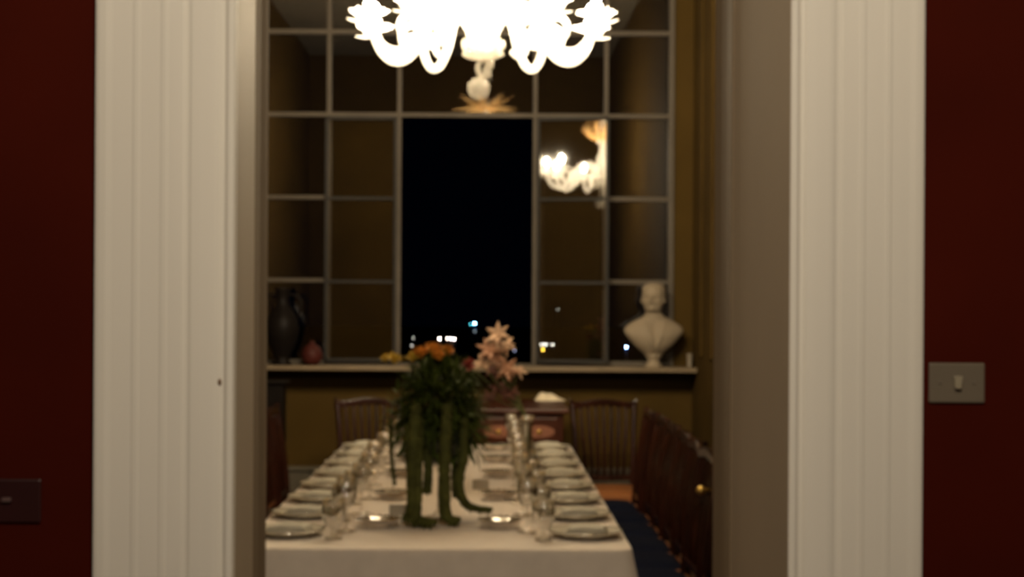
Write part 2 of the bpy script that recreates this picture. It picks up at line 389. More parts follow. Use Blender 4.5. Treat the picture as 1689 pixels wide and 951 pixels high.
b = MB(); b.tube(spline([(.012, 0, L(cz(96))), (.03, -.01, L(cz(106))), (.016, .01, L(cz(115))), (.022, 0, L(cz(124))), (-.01, 0, L(cz(128)))], 6), [.02*(1-.02*i) for i in range(25)], 10); b.tube(spline([(0, 0, L(cz(96))), (-.02, .0, L(cz(112))), (-.004, 0, L(cz(130)))], 6), .010, 8); b.build('tail_drop', M_ball, ch)
b = MB(); rb = .043; b.lathe([(.001, L(cz(164))), (.02, L(cz(163))), (.038, L(cz(157))), (.045, L(cz(147))), (.042, L(cz(138))), (.028, L(cz(131))), (.012, L(cz(128)))], 24, c=(-.015, 0, 0), wav=(12, .025, lambda t: 1)); b.build('ball_finial', M_ball, ch)
b = MB()
for k in range(14):
    a = 2*PI*k/14; d = Vector((math.cos(a), math.sin(a), .35 if k % 2 else .75))
    b.petal((.03*math.cos(a), .03*math.sin(a), L(3.17)), d, .25, .08, curl=-.35 if k % 2 else -.1, thick=.004)
b.build('leaf_crown', M_amber, ch)
b = MB()
for k in range(12):
    a = 2*PI*k/12+.2; d = Vector((math.cos(a), math.sin(a), .9 if k % 2 else .3))
    b.petal((.04*math.cos(a), .04*math.sin(a), L(2.90)), d, .19, .07, curl=.35, thick=.004)
b.build('leaf_crown', M_amber, ch)
AZ = [20, 57, 123, 160, 200, 237, 303, 340]
for ai, deg in enumerate(AZ):
    a = math.radians(deg); ca, sa = math.cos(a), math.sin(a)
    def R(r, z, t=0): return (r*ca - t*sa, r*sa + t*ca, L(z))
    arm = MB()
    z0 = cz(93)
    path = spline([R(.03, z0+.03), R(.07, z0+.13), R(.14, z0+.20), R(.22, z0+.165), R(.27, z0+.07), R(.33, z0+.008), R(.39, z0), R(.44, z0+.035), R(.475, z0+.10), R(.475, z0+.13)], 6)
    arm.tube(path, [.0175]*(len(path)), 10)
    ao = arm.build('arm', M_milk, ch)
    cu = MB()
    sp = [R(.30+.075*(1-.07*i)*math.cos(PI*1.25+i*.55), z0+.105+.07*(1-.07*i)*math.sin(PI*1.25+i*.55), .012) for i in range(13)]
    cu.tube(spline(sp, 3), .013, 8)
    cu.build('scroll', M_milk, ao)
    cp = MB(); cc = R(.475, z0+.13)
    cp.lathe([(.018, -.01), (.03, 0), (.062, .012), (.075, .02), (.064, .018), (.028, .008), (.022, .012), (.022, .05), (.014, .052)], 36, c=cc, wav=(9, .12, lambda t: math.sin(PI*t)))
    cp.build('drip_cup', M_milk, ao)
    lf = MB()
    for q in range(5):
        b2 = a + (q-2)*.7; lf.petal(R(.475, z0+.115), (math.cos(b2), math.sin(b2), .15 if q % 2 else -.35), .085, .04, curl=.35, thick=.004)
    lf.build('leaf_cluster', M_milk, ao)
    bu = MB(); bu.ell((cc[0], cc[1], cc[2]+.082), (.017, .017, .034), 8, 6)
    bu.build('bulb', M_bulb, ao)

# ------------------------------------------------------------------ table and cloth
TX0, TX1, TY0, TY1, TZ = -.757, .443, 4.62, 8.10, .750
TCX = (TX0+TX1)/2; TCY = (TY0+TY1)/2; HX = (TX1-TX0)/2; HY = (TY1-TY0)/2
t = thing('dining_table', 'long wooden dining table hidden under the white cloth', 'table', (TCX, TCY, 0))
b = MB(); b.box(-HX+.012, HX-.012, -HY+.012, HY-.012, .715, .745); b.build('tabletop', M_mahog2, t, smooth=False, bevel=.01)
b = MB(); b.box(-HX+.08, HX-.08, -HY+.08, HY-.08, .63, .715); b.build('apron', M_mahog2, t, smooth=False)
for sx in (-1, 1):
    for sy in (-1, 1):
        b = MB(); b.lathe([(.03, 0), (.035, .03), (.025, .06), (.03, .3), (.045, .5), (.04, .63)], 12, c=(sx*(HX-.14), sy*(HY-.14), 0)); b.build('leg', M_mahog2, t)
# cloth: rounded rectangle rings
def rrect(hx, hy, r, n):
    pts = []; per = [(hx-r, hy-r, 0), (-hx+r, hy-r, 90), (-hx+r, -hy+r, 180), (hx-r, -hy+r, 270)]
    out = []
    for cx, cy, a0 in per:
        for i in range(7): a = math.radians(a0+15*i); out.append((cx+r*math.cos(a), cy+r*math.sin(a)))
    # resample edges
    res = []
    for i in range(len(out)):
        p, q = Vector(out[i]), Vector(out[(i+1) % len(out)]); m = max(1, int((q-p).length/.03))
        for k in range(m): res.append(p.lerp(q, k/m))
    return res
base = rrect(HX, HY, .05, 0); N = len(base)
b = MB(); vs = []; rings = [(.0, .751, 0), (.006, .749, 0), (.011, .742, .0), (.014, .725, .1), (.022, .68, .35), (.032, .62, .7), (.042, .55, 1), (.046, .495, 1)]
cum = 0
for off, z, wv in rings:
    cum = 0
    for i, p in enumerate(base):
        q = base[i-1]; cum += (p-q).length
        nrm = Vector((p.x/HX if abs(p.x) > HX-.051 else 0, p.y/HY if abs(p.y) > HY-.051 else 0)); 
        if nrm.length > 0: nrm.normalize()
        corner = (1 if abs(p.x) > HX-.05 and abs(p.y) > HY-.05 else 0)
        wob = wv*(.010*math.sin(cum*21)+.006*math.sin(cum*47+1)) + wv*.03*corner
        vs.append((p.x+nrm.x*(off+wob), p.y+nrm.y*(off+wob), z))
fs = [tuple(range(N))]
for r in range(len(rings)-1):
    for i in range(N): j = (i+1) % N; fs.append((r*N+i, (r+1)*N+i, (r+1)*N+j, r*N+j))
b.add(vs, fs)
o = b.build('tablecloth', M_cloth, loc=(TCX, TCY, 0)); tag(o, 'white linen tablecloth draped over the long dining table', 'tablecloth')
md = o.modifiers.new('s', 'SOLIDIFY'); md.thickness = .0015; md.offset = -1
ZT = .7512

# ------------------------------------------------------------------ tableware
ORD = ['nearest the doorway', 'second from the doorway', 'third from the doorway', 'fourth from the doorway', 'fifth from the doorway', 'sixth from the doorway', 'second from the window end', 'nearest the window']
def mk_plate():
    t = thing('dinner_plate', '', 'plate')
    b = MB(); b.lathe([(.07, 0), (.075, .004), (.118, .018), (.121, .021), (.118, .0225), (.082, .009), (.075, .007), (.001, .007)], 36); b.build('plate_body', M_china, t)
    b = MB(); b.tube([(.1195*math.cos(a), .1195*math.sin(a), .0225) for a in [2*PI*q/40 for q in range(41)]], .0019, 6); o = b.build('silver_rim', M_silver, t); o['label'] = 'thin silver rim'
    return t
def mk_napkin():
    t = thing('folded_napkin', '', 'napkin')
    b = MB(); n = 10
    for layer, (s, z, h) in enumerate(((1, 0, .010), (.93, .010, .009), (.84, .019, .011))):
        vs = []
        for j in range(n+1):
            for i in range(n+1):
                u = i/n*2-1; v = j/n*2-1; e = (1-abs(u)**4)*(1-abs(v)**4)
                vs.append((u*.074*s+.003*layer, v*.055*s, z + .0015 + h*e**.4*(1+.15*math.sin(5*u+layer))))
        m = len(vs); vs += [(x, y, z) for x, y, _ in vs]
        fs = [(j*(n+1)+i, j*(n+1)+i+1, (j+1)*(n+1)+i+1, (j+1)*(n+1)+i) for j in range(n) for i in range(n)]
        fs += [tuple(m+k for k in reversed(f)) for f in fs]
        for i in range(n):
            a = i; fs.append((m+a, m+a+1, a+1, a)); a = n*(n+1)+i; fs.append((a, a+1, m+a+1, m+a))
            a = i*(n+1); fs.append((a, a+n+1, m+a+n+1, m+a)); a = i*(n+1)+n; fs.append((m+a, m+a+n+1, a+n+1, a))
        b.add(vs, fs)
    b.build('folded_linen', M_nap, t)
    b = MB(); b.box(-.070, .060, -.0585, -.0545, .006, .009); b.build('hem', M_nap, t, smooth=False)
    return t
def mk_wine():
    t = thing('wine_glass', '', 'glass')
    b = MB(); b.lathe([(.034, 0), (.034, .002), (.008, .006), (.0045, .012)], 20); b.build('foot', M_wg, t)
    b = MB(); b.lathe([(.0045, .012), (.004, .05), (.005, .082)], 12); b.build('glass_stem', M_wg, t)
    b = MB(); b.lathe([(.005, .082), (.022, .092), (.034, .115), (.036, .14), (.031, .18), (.030, .18), (.035, .14), (.033, .116), (.021, .094), (.001, .087)], 24); b.build('glass_bowl', M_wg, t)
    return t
def mk_water():
    t = thing('water_glass', '', 'glass')
    b = MB(); b.lathe([(.03, 0), (.03, .003), (.01, .008), (.006, .03)], 20); b.build('foot', M_wg, t)
    b = MB(); b.lathe([(.006, .03), (.025, .04), (.036, .065), (.038, .10), (.034, .125), (.033, .125), (.037, .10), (.035, .066), (.024, .042), (.001, .034)], 24); b.build('glass_bowl', M_wg, t)
    return t
def mk_dish():
    t = thing('silver_dish', '', 'dish')
    b = MB(); b.lathe([(.04, 0), (.045, .004), (.036, .008), (.062, .018), (.072, .028), (.074, .030), (.070, .030), (.058, .021), (.001, .012)], 40, wav=(12, .03, lambda t: t)); b.build('dish_body', M_silver, t)
    b = MB()
    for k in range(20): a = 2*PI*k/20; b.ell((.073*math.cos(a), .073*math.sin(a), .030), .0045, 8, 6)
    b.build('beaded_rim', M_silver, t)
    return t
protos = {}
def place(kind, mk, loc, label, group, rz=0):
    if kind not in protos: protos[kind] = mk(); o = protos[kind]
    else: o = copy_tree(protos[kind])
    o.location = loc; o.rotation_euler.z = rz; o['label'] = label; o['group'] = group
    return o
for sg, sn in ((1, 'right'), (-1, 'left')):
    for i in range(8):
        y = 4.87+.426*i; jj = random.uniform(-.01, .01)
        x = TCX+sg*(.478)+jj*.5
        place('plate', mk_plate, (x, y, ZT), f'white dinner plate along the {sn} edge of the table, {ORD[i]}', 'dinner plates')
        place('nap', mk_napkin, (x, y, ZT+.0085), f'folded white napkin on the {sn} hand plate {ORD[i]}', 'napkins on plates', random.uniform(-.2, .2))
        place('wine', mk_wine, (TCX+sg*.295+jj, y+.09, ZT), f'tall clear wine glass in the {sn} hand row, {ORD[i]}', 'wine glasses', random.uniform(0, 3))
        place('water', mk_water, (TCX+sg*.335-jj, y-.075 + .0, ZT), f'low clear water goblet in the {sn} hand row, {ORD[i]}', 'water goblets')
    for i, y in enumerate((5.05, 5.80, 6.55, 7.20, 7.80)):
        place('dish', mk_dish, (TCX+sg*.205, y, ZT), f'round beaded silver dish inside the {sn} hand glasses, ' + ['nearest the doorway', 'second from the doorway', 'the middle one of five', 'second from the window end', 'nearest the window'][i], 'silver dishes')
def card(px, py, lab):
    d = (CAMZ-ZT)*F/(py-VY); x = PX(px, d, py)
    b = MB(); b.prism([(-.020, 0), (-.018, 0), (0, .034), (.018, 0), (.020, 0), (0, .038)], 'x', -.034, .034)
    o = b.build('place_card', M_card, loc=(x, d, ZT), smooth=False); tag(o, lab, 'card', 'place cards')
card(793, 806, 'small grey tent card on the bare middle of the cloth, right of the greenery')
card(658, 850, 'small grey tent card on the cloth, left of the trailing greenery')

# ------------------------------------------------------------------ main bouquet on pedestal
BD = 5.28; BX = PX(727, BD, 700)
t = thing('pedestal_vase', 'dark bowl on a clear glass pedestal carrying the big green bouquet', 'vase', (BX, BD, ZT))
def bz(py): return PZ(py, BD)-ZT
b = MB(); b.lathe([(.07, 0), (.072, .004), (.03, .012), (.012, .03), (.010, .12), (.014, .165), (.03, .185), (.035, .190)], 28); b.build('pedestal', M_wg, t)
b = MB(); b.lathe([(.03, .188), (.075, .20), (.105, .235), (.115, .29), (.108, .33), (.100, .33), (.105, .29), (.095, .24), (.001, .205)], 32); b.build('bowl', M_bowl, t)
bq = thing('bouquet', 'big green bouquet with orange flowers and trailing tassels in the pedestal bowl', 'flowers', (BX, BD, ZT+.32))
def rnd_leaf(b, cen, sc, L0, L1, W):
    th = random.uniform(0, 2*PI); ph = math.asin(random.uniform(-.75, 1)); r = random.uniform(.35, 1)**.6
    d = Vector((math.cos(th)*math.cos(ph), math.sin(th)*math.cos(ph), math.sin(ph)))
    p = Vector(cen)+Vector((d.x*sc[0], d.y*sc[1], d.z*sc[2]))*r
    dd = d + Vector((random.uniform(-.6, .6), random.uniform(-.6, .6), random.uniform(-.9, .6)))
    b.petal(p, dd, random.uniform(L0, L1), W*random.uniform(.6, 1.2), curl=random.uniform(-.5, .2), thick=.0006, n=3)
b = MB()
for _ in range(1150): rnd_leaf(b, (-.005, 0, .075), (.125, .12, .155), .035, .08, .013)
for _ in range(260): rnd_leaf(b, (-.05, -.02, .0), (.12, .10, .11), .04, .08, .012)
for _ in range(240): rnd_leaf(b, (.07, -.02, -.01), (.085, .10, .12), .04, .07, .014)
for _ in range(60): rnd_leaf(b, (-.13, 0, .05), (.05, .05, .09), .03, .06, .009)
b.build('foliage', M_leafd, bq)
b = MB()
for k in range(26):
    a = random.uniform(0, 2*PI); r = random.uniform(.03, .11)
    b.tube(spline([(.01*math.cos(a), .01*math.sin(a), -.08), (r*.5*math.cos(a), r*.5*math.sin(a), .05), (r*math.cos(a), r*math.sin(a), random.uniform(.1, .22))], 4), .0022, 5)
b.build('stems', M_stem, bq)
def head(name, px, py, dy, r, m, n=34, lab=None):
    d = BD+dy; x = PX(px, d, py)-BX; z = PZ(py, d, px)-ZT-.32
    b = MB()
    for k in range(n):
        a = random.uniform(0, 2*PI); e = random.uniform(-.1, 1.2)
        b.petal((x, dy, z), (math.cos(a)*math.cos(e), math.sin(a)*math.cos(e), math.sin(e)), r*random.uniform(.8, 1.1), r*.45, curl=.15, thick=.0008, n=3)
    b.ell((x, dy, z+.002), r*.35, 8, 6)
    o = b.build(name, m, bq); 
    if lab: o['label'] = lab
head('flower', 651, 595, -.05, .034, M_yellow, lab='yellow flower head')
head('flower', 636, 594, 0, .024, M_yellow, lab='yellow flower head')
head('flower', 693, 586, -.06, .038, M_orange, lab='orange flower head')
head('flower', 713, 581, -.03, .040, M_orange, lab='orange flower head')
head('flower', 738, 583, 0, .034, M_orange, lab='orange flower head')
head('flower', 725, 590, -.07, .032, M_orange, lab='orange flower head')
head('flower', 772, 604, -.02, .030, M_redp, lab='dark red flower head')
head('flower', 680, 592, -.08, .028, M_yellow, lab='yellow flower head')
def tassel(pts, r0, n=230):
    P = []
    for px, py, dy in pts:
        d = BD+dy; P.append((PX(px, d, py)-BX, dy, max(PZ(py, d, px)-ZT, .023)-.32))
    path = spline(P, 12); b = MB(); m = len(path)
    b.tube(path, [r0*(.55+.45*math.sin(PI*min(1, .15+.85*i/m)))*(1+.12*math.sin(i*2.3)) for i in range(m)], 8)
    for k in range(n):
        i = random.randrange(1, m-1); p = path[i]; a = random.uniform(0, 2*PI)
        q = (p[0]+r0*.75*math.cos(a), p[1]+r0*.75*math.sin(a), p[2])
        if q[2] < -.302: continue
        b.ell(q, (r0*.34, r0*.34, r0*.5), 6, 5)
        if k % 4 == 0: b.petal(q, (math.cos(a), math.sin(a), -1.4), r0*1.2, r0*.4, curl=-.2, thick=.0008, n=2)
    b.build('trailing_tassel', M_tend, bq)
tassel([(688, 668, -.12), (683, 720, -.18), (681, 790, -.20), (684, 850, -.22), (696, 876, -.24), (712, 882, -.26)], .021)
tassel([(672, 700, -.10), (676, 760, -.14), (677, 830, -.17), (668, 870, -.2)], .013)
tassel([(738, 668, -.13), (735, 720, -.19), (733, 800, -.20), (736, 850, -.19), (752, 862, -.2)], .020)
tassel([(765, 690, -.10), (764, 750, -.15), (757, 800, -.14), (768, 830, -.10), (786, 838, -.07), (806, 839, -.07)], .016)
tassel([(700, 720, -.08), (706, 770, -.10), (704, 812, -.12)], .015)
tassel([(645, 690, -.02), (646, 750, .02), (651, 800, .04)], .007)
tassel([(756, 740, .0), (750, 780, -.02), (752, 820, -.04)], .012)
tassel([(693, 690, -.14), (690, 780, -.21), (688, 840, -.24), (675, 872, -.25)], .014)

# ------------------------------------------------------------------ peach flowers in a tall glass vase
VD = 6.33; VXX = PX(869, VD, 760)
t = thing('glass_vase', 'tall slim clear glass vase among the right hand glasses', 'vase', (VXX, VD, ZT), rz=0)
b = MB(); b.lathe([(.036, 0), (.038, .006), (.02, .014), (.016, .03), (.019, .14), (.024, .25), (.031, .285), (.030, .285), (.022, .25), (.017, .14), (.012, .03), (.001, .025)], 24); b.build('vase_body', M_wg, t)
fl = thing('flower_spray', 'spray of peach and dusky flowers leaning from the tall glass vase', 'flowers', (VXX, VD, ZT+.03))
def lp(px, py, dy=0): 
    d = VD+dy; return Vector((PX(px, d, py)-VXX, dy, PZ(py, d, px)-ZT-.03))
heads = [(822, 552, 0, .062, M_peach), (808, 578, -.02, .058, M_tan), (831, 572, .02, .055, M_peach), (818, 590, -.01, .05, M_tan), (796, 600, -.03, .05, M_peach), (835, 608, -.03, .058, M_tan), (852, 612, 0, .045, M_peach),
         (812, 612, .02, .045, M_maroon), (824, 640, 0, .05, M_maroon), (842, 648, -.02, .045, M_maroon), (806, 655, .02, .04, M_maroon), (774, 602, .0, .035, M_redp)]
b = MB()
for px, py, dy, r, m in heads:
    p = lp(px, py, dy); b.tube(spline([(0, 0, 0), (-.006, 0, .24), (lp(848, 670, 0)*.5+p*.5), p], 6), .003, 6)
b.build('stems', M_stem, fl)
for px, py, dy, r, m in heads:
    p = lp(px, py, dy); b = MB(); tl = Vector((random.uniform(-.5, .5), -.8, random.uniform(.1, .8))).normalized()
    u = tl.orthogonal().normalized(); v = tl.cross(u)
    for k in range(9):
        a = 2*PI*k/6+random.uniform(-.2, .2); d = (u*math.cos(a)+v*math.sin(a))+tl*(.35 if k < 6 else 1.2)
        b.petal(p, d, r*random.uniform(.85, 1.1), r*.42, up=tl, curl=-.35, thick=.001, n=5)
    b.ell(p, r*.16, 8, 6)
    o = b.build('flower', m, fl); o['label'] = {'tan_pink_petal': 'tan pink flower', 'peach_petal': 'pale peach flower', 'dusky_petal': 'dusky brownish pink flower', 'red_petal': 'dark red flower'}[m.name]

# ------------------------------------------------------------------ chairs
def mk_chair():
    t = thing('dining_chair', '', 'chair'); W = .185; DP = .21
    for s in (-1, 1):
        b = MB(); b.tube([(s*(W-.02), DP-.03, 0), (s*(W-.02), DP-.03, .2), (s*(W-.02), DP-.03, .42)], [.013, .017, .022], 8); b.build('leg', M_mahog, t)
        b = MB(); b.tube(spline([(s*(W-.025), -DP-.03, 0), (s*(W-.022), -DP+.015, .25), (s*(W-.02), -DP+.02, .42)], 4), .018, 8); b.build('leg', M_mahog, t)
        b = MB(); b.tube(spline([(s*(W-.02), -DP+.02, .42), (s*(W-.016), -DP+.005, .62), (s*(W-.008), -DP-.02, .80), (s*(W), -DP-.042, .925)], 5), [.018]*5+[.016]*11, 8); b.build('back_post', M_mahog, t)
    b = MB(); b.box(-W, W, -DP+.01, DP, .405, .445); b.build('seat_frame', M_honey, t, smooth=False, bevel=.006)
    b = MB(); n = 10; vs = []
    for j in range(n+1):
        for i in range(n+1):
            u = i/n*2-1; v = j/n*2-1; e = ((1-abs(u)**6)*(1-abs(v)**6))**.5
            vs.append((u*(W-.012), v*(DP-.018)+.004, .444+.028*e))
    m = len(vs); vs += [(x, y, .444) for x, y, _ in vs]
    fs = [(j*(n+1)+i, j*(n+1)+i+1, (j+1)*(n+1)+i+1, (j+1)*(n+1)+i) for j in range(n) for i in range(n)]; fs += [tuple(m+k for k in reversed(f)) for f in fs]
    b.add(vs, fs); b.build('seat_cushion', M_navy, t)
    # crest rail: serpentine with ears
    b = MB(); top = []; bot = []; K = 20
    for i in range(K+1):
        u = i/K*2-1; x = u*(W+.016)
        ztop = .945 + .012*math.cos(u*PI*1.0) + .030*abs(u)**10
        zbot = .895 + .022*(1-u*u) - .006*abs(u)
        top.append((x, ztop)); bot.append((x, zbot))
    b.prism(bot+top[::-1], 'y', -DP-.058, -DP-.030); b.build('crest_rail', M_mahog, t, smooth=False, bevel=.005)
    for k in range(7):
        x = (k-3)*.043
        b = MB(); b.tube(spline([(x*.85, -DP+.012, .50), (x*.9, -DP+.002, .62), (x*1.02, -DP-.02, .80), (x*1.05, -DP-.044, .915)], 4), [.007, .008, .009, .010, .011, .011, .011, .010, .009, .009, .008, .008, .008], 6); b.build('slat', M_mahog, t)
    b = MB(); b.box(-W+.02, W-.02, -DP+.004, -DP+.026, .485, .515); b.build('lower_rail', M_mahog, t, smooth=False, bevel=.004)
    for s in (-1, 1):
        b = MB(); b.tube([(s*(W-.022), -DP+.0, .16), (s*(W-.02), DP-.03, .16)], .009, 6); b.build('stretcher', M_mahog, t)
    return t
CB = .44
for i in range(7):
    lab = ['dark slatted dining chair with navy seat, closest to the doorway on the right side', 'dark navy-seated chair on the right side, second from the doorway', 'dark navy-seated chair on the right side, third from the doorway',
           'dark navy-seated chair on the right side, fourth from the window end', 'dark navy-seated chair on the right side, third from the window end',
           'dark navy-seated chair on the right side, second from the window end', 'dark navy-seated chair last in the right row toward the window'][i]
    place('chair', mk_chair, (.61+random.uniform(-.012, .012), 5.36+.425*i, 0), lab, 'chairs down the right side', PI/2+random.uniform(-.05, .05))
kn = [o for o in C.objects if o.get('label', '').endswith('right side, second from the doorway')][0]
b = MB(); b.ell((-.185-.010, -.190, .815), .018, 14, 10); b.tube([(-.183, -.222, .815), (-.192, -.200, .815)], .008, 8)  # brass ball added to this chair only to make a yellow glint
b.build('glint_ball', M_brass, kn)['label'] = 'small brass ball added for a yellow glint at the back post'
def wood_seat(o):
    for c in o.children:
        if c.name.startswith('seat_cushion'):
            c.data = c.data.copy(); c.data.materials.clear(); c.data.materials.append(M_honey); c.name = 'wooden_seat'; c['label'] = 'bare honey-coloured wooden seat'
for i, y in enumerate((7.52, 8.0)):
    o = place('chair', mk_chair, (-.885, y, 0), ['dark chair with bare wooden seat at the left of the table, nearer the doorway jamb', 'dark chair with bare wooden seat at the far left, behind its twin'][i], 'chairs down the left side', -PI/2)
    wood_seat(o)
o = place('chair', mk_chair, (PX(622, 8.62), 8.60, 0), 'reddish dark chair facing the doorway beyond the far left corner of the table', 'chairs beyond the table end', PI+.25)
o = place('chair', mk_chair, (PX(1010, 8.62), 8.60, 0), 'very dark chair beyond the far right corner of the table, beside the sideboard', 'chairs beyond the table end', PI+.12)
wood_seat(o)

# ------------------------------------------------------------------ sideboard
SX0, SX1, SY0, SY1 = PX(712, 8.3), PX(940, 8.3), 8.30, 9.22
scx, scy = (SX0+SX1)/2, (SY0+SY1)/2; hw = (SX1-SX0)/2; hd = (SY1-SY0)/2
t = thing('sideboard', 'polished reddish mahogany sideboard standing beyond the table under the window ledge', 'sideboard', (scx, scy, 0))
b = MB(); b.box(-hw, hw, -hd, hd, .905, .93); b.build('top', M_mahog2, t, smooth=False, bevel=.006)
b = MB(); b.box(-hw+.03, hw-.03, -hd+.03, hd-.02, .30, .905); b.build('carcass', M_mahog2, t, smooth=False, bevel=.004)
for k in range(3):
    x0 = -hw+.045+k*(2*hw-.09)/3; x1 = x0+(2*hw-.09)/3-.015
    b = MB(); b.box(x0, x1, -hd+.016, -hd+.03, .75, .88); dr = b.build('drawer', M_mahog2, t, smooth=False, bevel=.004)
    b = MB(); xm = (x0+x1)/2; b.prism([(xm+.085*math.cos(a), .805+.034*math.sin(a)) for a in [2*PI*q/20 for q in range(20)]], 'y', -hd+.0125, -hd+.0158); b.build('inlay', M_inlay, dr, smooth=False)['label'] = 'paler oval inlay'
    b = MB(); b.ell(((x0+x1)/2, -hd+.006, .805), .013, 12, 8); b.build('knob', M_brass, dr)
    b = MB(); b.box(x0, x1, -hd+.016, -hd+.03, .33, .73); do = b.build('door', M_mahog2, t, smooth=False, bevel=.004)
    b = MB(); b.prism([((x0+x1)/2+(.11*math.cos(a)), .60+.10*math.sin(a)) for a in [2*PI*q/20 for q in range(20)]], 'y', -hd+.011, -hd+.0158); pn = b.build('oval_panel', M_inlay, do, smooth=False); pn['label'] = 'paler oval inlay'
for sx in (-1, 1):
    for sy in (-1, 1):
        b = MB(); b.lathe([(.016, 0), (.024, .05), (.02, .1), (.032, .3)], 12, c=(sx*(hw-.07), sy*(hd-.08), 0)); b.build('leg', M_mahog2, t)
# cream crumpled cloth on it
b = MB(); n = 18; vs = []
for j in range(n+1):
    for i in range(n+1):
        u = i/n*2-1; v = j/n*2-1; e = max(0, 1-abs(u)**2.5)*max(0, 1-abs(v)**2.5)
        vs.append((u*.092, v*.07, .001+.062*e*(.55-.45*u)*(1+.14*math.sin(7*u+3*v))+.004*e))
m = len(vs); vs += [(x, y, 0) for x, y, _ in vs]
fs = [(j*(n+1)+i, j*(n+1)+i+1, (j+1)*(n+1)+i+1, (j+1)*(n+1)+i) for j in range(n) for i in range(n)]; fs += [tuple(m+k for k in reversed(f)) for f in fs]
for i in range(n):
    a = i; fs.append((m+a, m+a+1, a+1, a)); a = n*(n+1)+i; fs.append((a, a+1, m+a+1, m+a)); a = i*(n+1); fs.append((a, a+n+1, m+a+n+1, m+a)); a = i*(n+1)+n; fs.append((m+a, m+a+n+1, a+n+1, a))
b.add(vs, fs); o = b.build('crumpled_napkin', mat('cream_linen', (.72, .62, .45), .9, noise=.06, scale=30), loc=(PX(908, 9.12), 9.12, .9305)); tag(o, 'cream crumpled napkin lying on top of the sideboard', 'napkin')

# ------------------------------------------------------------------ marble bust on the ledge
UD = 9.345; ux = PX(1078, UD, 560)
t = thing('portrait_bust', 'cream marble bust of a man at the right end of the window ledge', 'bust', (ux, UD, LZ))
S = .50/138.0          # metres per photo pixel of the bust
b = MB(); b.lathe([(.058, 0), (.058, .010), (.050, .016), (.040, .03), (.036, .045), (.046, .062), (.052, .068), (.052, .078), (.036, .084)], 32); b.build('socle', M_marble, t)
# rings: height, half width, half depth, x offset, y offset (front is -y)
RG = [(.074, .050, .034, 0, .0), (.084, .062, .042, 0, 0), (.101, .082, .052, 0, -.004), (.120, .103, .062, 0, -.008), (.139, .124, .069, 0, -.01), (.158, .140, .074, 0, -.01), (.176, .155, .077, 0, -.01), (.200, .174, .079, 0, -.006), (.221, .184, .078, 0, 0),
      (.236, .182, .076, 0, .002), (.250, .173, .073, 0, .004), (.262, .160, .068, 0, .006), (.276, .138, .061, 0, .006), (.290, .112, .055, 0, .006), (.303, .086, .050, 0, .004), (.314, .066, .047, 0, .0), (.326, .055, .046, -.001, -.004), (.338, .050, .048, -.002, -.008),
      (.347, .049, .056, -.004, -.016), (.358, .052, .068, -.005, -.018), (.374, .057, .076, -.005, -.012), (.391, .062, .081, -.004, -.008), (.410, .066, .083, -.003, -.004), (.428, .068, .084, -.002, -.002), (.446, .070, .085, -.001, -.001), (.464, .071, .085, 0, 0),
      (.482, .070, .083, 0, .002), (.498, .064, .075, 0, .003), (.511, .051, .060, 0, .004), (.519, .033, .038, 0, .004), (.5235, .012, .014, 0, .004)]
# densify
rr = []
for i in range(len(RG)-1):
    for k in range(3): rr.append(tuple(RG[i][j]*(1-k/3)+RG[i+1][j]*k/3 for j in range(5)))
rr.append(RG[-1]); seg = 72
def G(x, s): return math.exp(-(x/s)**2)
vs = []; turn = -.28
for z, hx, hy, ox, oy in rr:
    for k in range(seg):
        a = 2*PI*k/seg; c, s = math.cos(a), math.sin(a)
        x = hx*c; y = hy*s; fr = max(0, -s)
        if z > .335:
            e = 0; zf = .335+(z-.335)*.955
            e += .028*G(x/.012, 1)*fr*G((zf-.398)/.014, 1) + .014*G(x/.009, 1)*fr*G((zf-.415)/.014, 1)     # nose
            e += .013*G((zf-.434)/.009, 1)*fr*G(x/.045, 1)                                               # brow
            for q in (-1, 1): e -= .017*G((x-q*.024)/.014, 1)*fr*G((zf-.419)/.010, 1)                     # eye sockets
            for q in (-1, 1): e += .005*G((x-q*.024)/.008, 1)*fr*G((zf-.418)/.005, 1)
            e += .008*G(x/.018, 1)*fr*G((zf-.376)/.006, 1) - .009*G(x/.02, 1)*fr*G((zf-.3815)/.003, 1)     # lips
            e += .011*G(x/.018, 1)*fr*G((zf-.352)/.010, 1)                                               # chin
            for q in (-1, 1): e -= .009*G((x-q*.04)/.012, 1)*fr*G((zf-.383)/.014, 1)
            y -= e
            hr = max(0, min(1, (z-.448)/.02)) if fr > .3 else max(0, min(1, (z-.385)/.03))
            wv = 1+.045*hr*math.sin(9*a+40*z)*math.cos(5*a-90*z)+.03*hr
            x *= wv; y *= wv
            for q in (-1, 1):                                                                          # ears
                x += q*.012*G((c-q*1)/.12, 1)*G((z-.408)/.016, 1)
            xr = x*math.cos(turn)-y*math.sin(turn); yr = x*math.sin(turn)+y*math.cos(turn); x, y = xr, yr
        else:
            # coat lapels and shirt front
            if .10 < z < .29:
                f = G((abs(x)-(.012+.35*max(0, z-.13)))/.010, 1)*fr; y -= .013*f
                y += .009*G(x/.010, 1)*fr
                y -= .006*G((abs(x)-.085)/.03, 1)*fr*G((z-.215)/.03, 1)
            if .295 < z < .325: y -= .004*fr
        vs.append((x+ox, y+oy, z))
b = MB(); n = len(rr); fs = [(i*seg+k, i*seg+(k+1) % seg, (i+1)*seg+(k+1) % seg, (i+1)*seg+k) for i in range(n-1) for k in range(seg)]
fs += [tuple(range(seg-1, -1, -1)), tuple((n-1)*seg+k for k in range(seg))]
b.add(vs, fs); b.build('bust_body', M_marble, t)

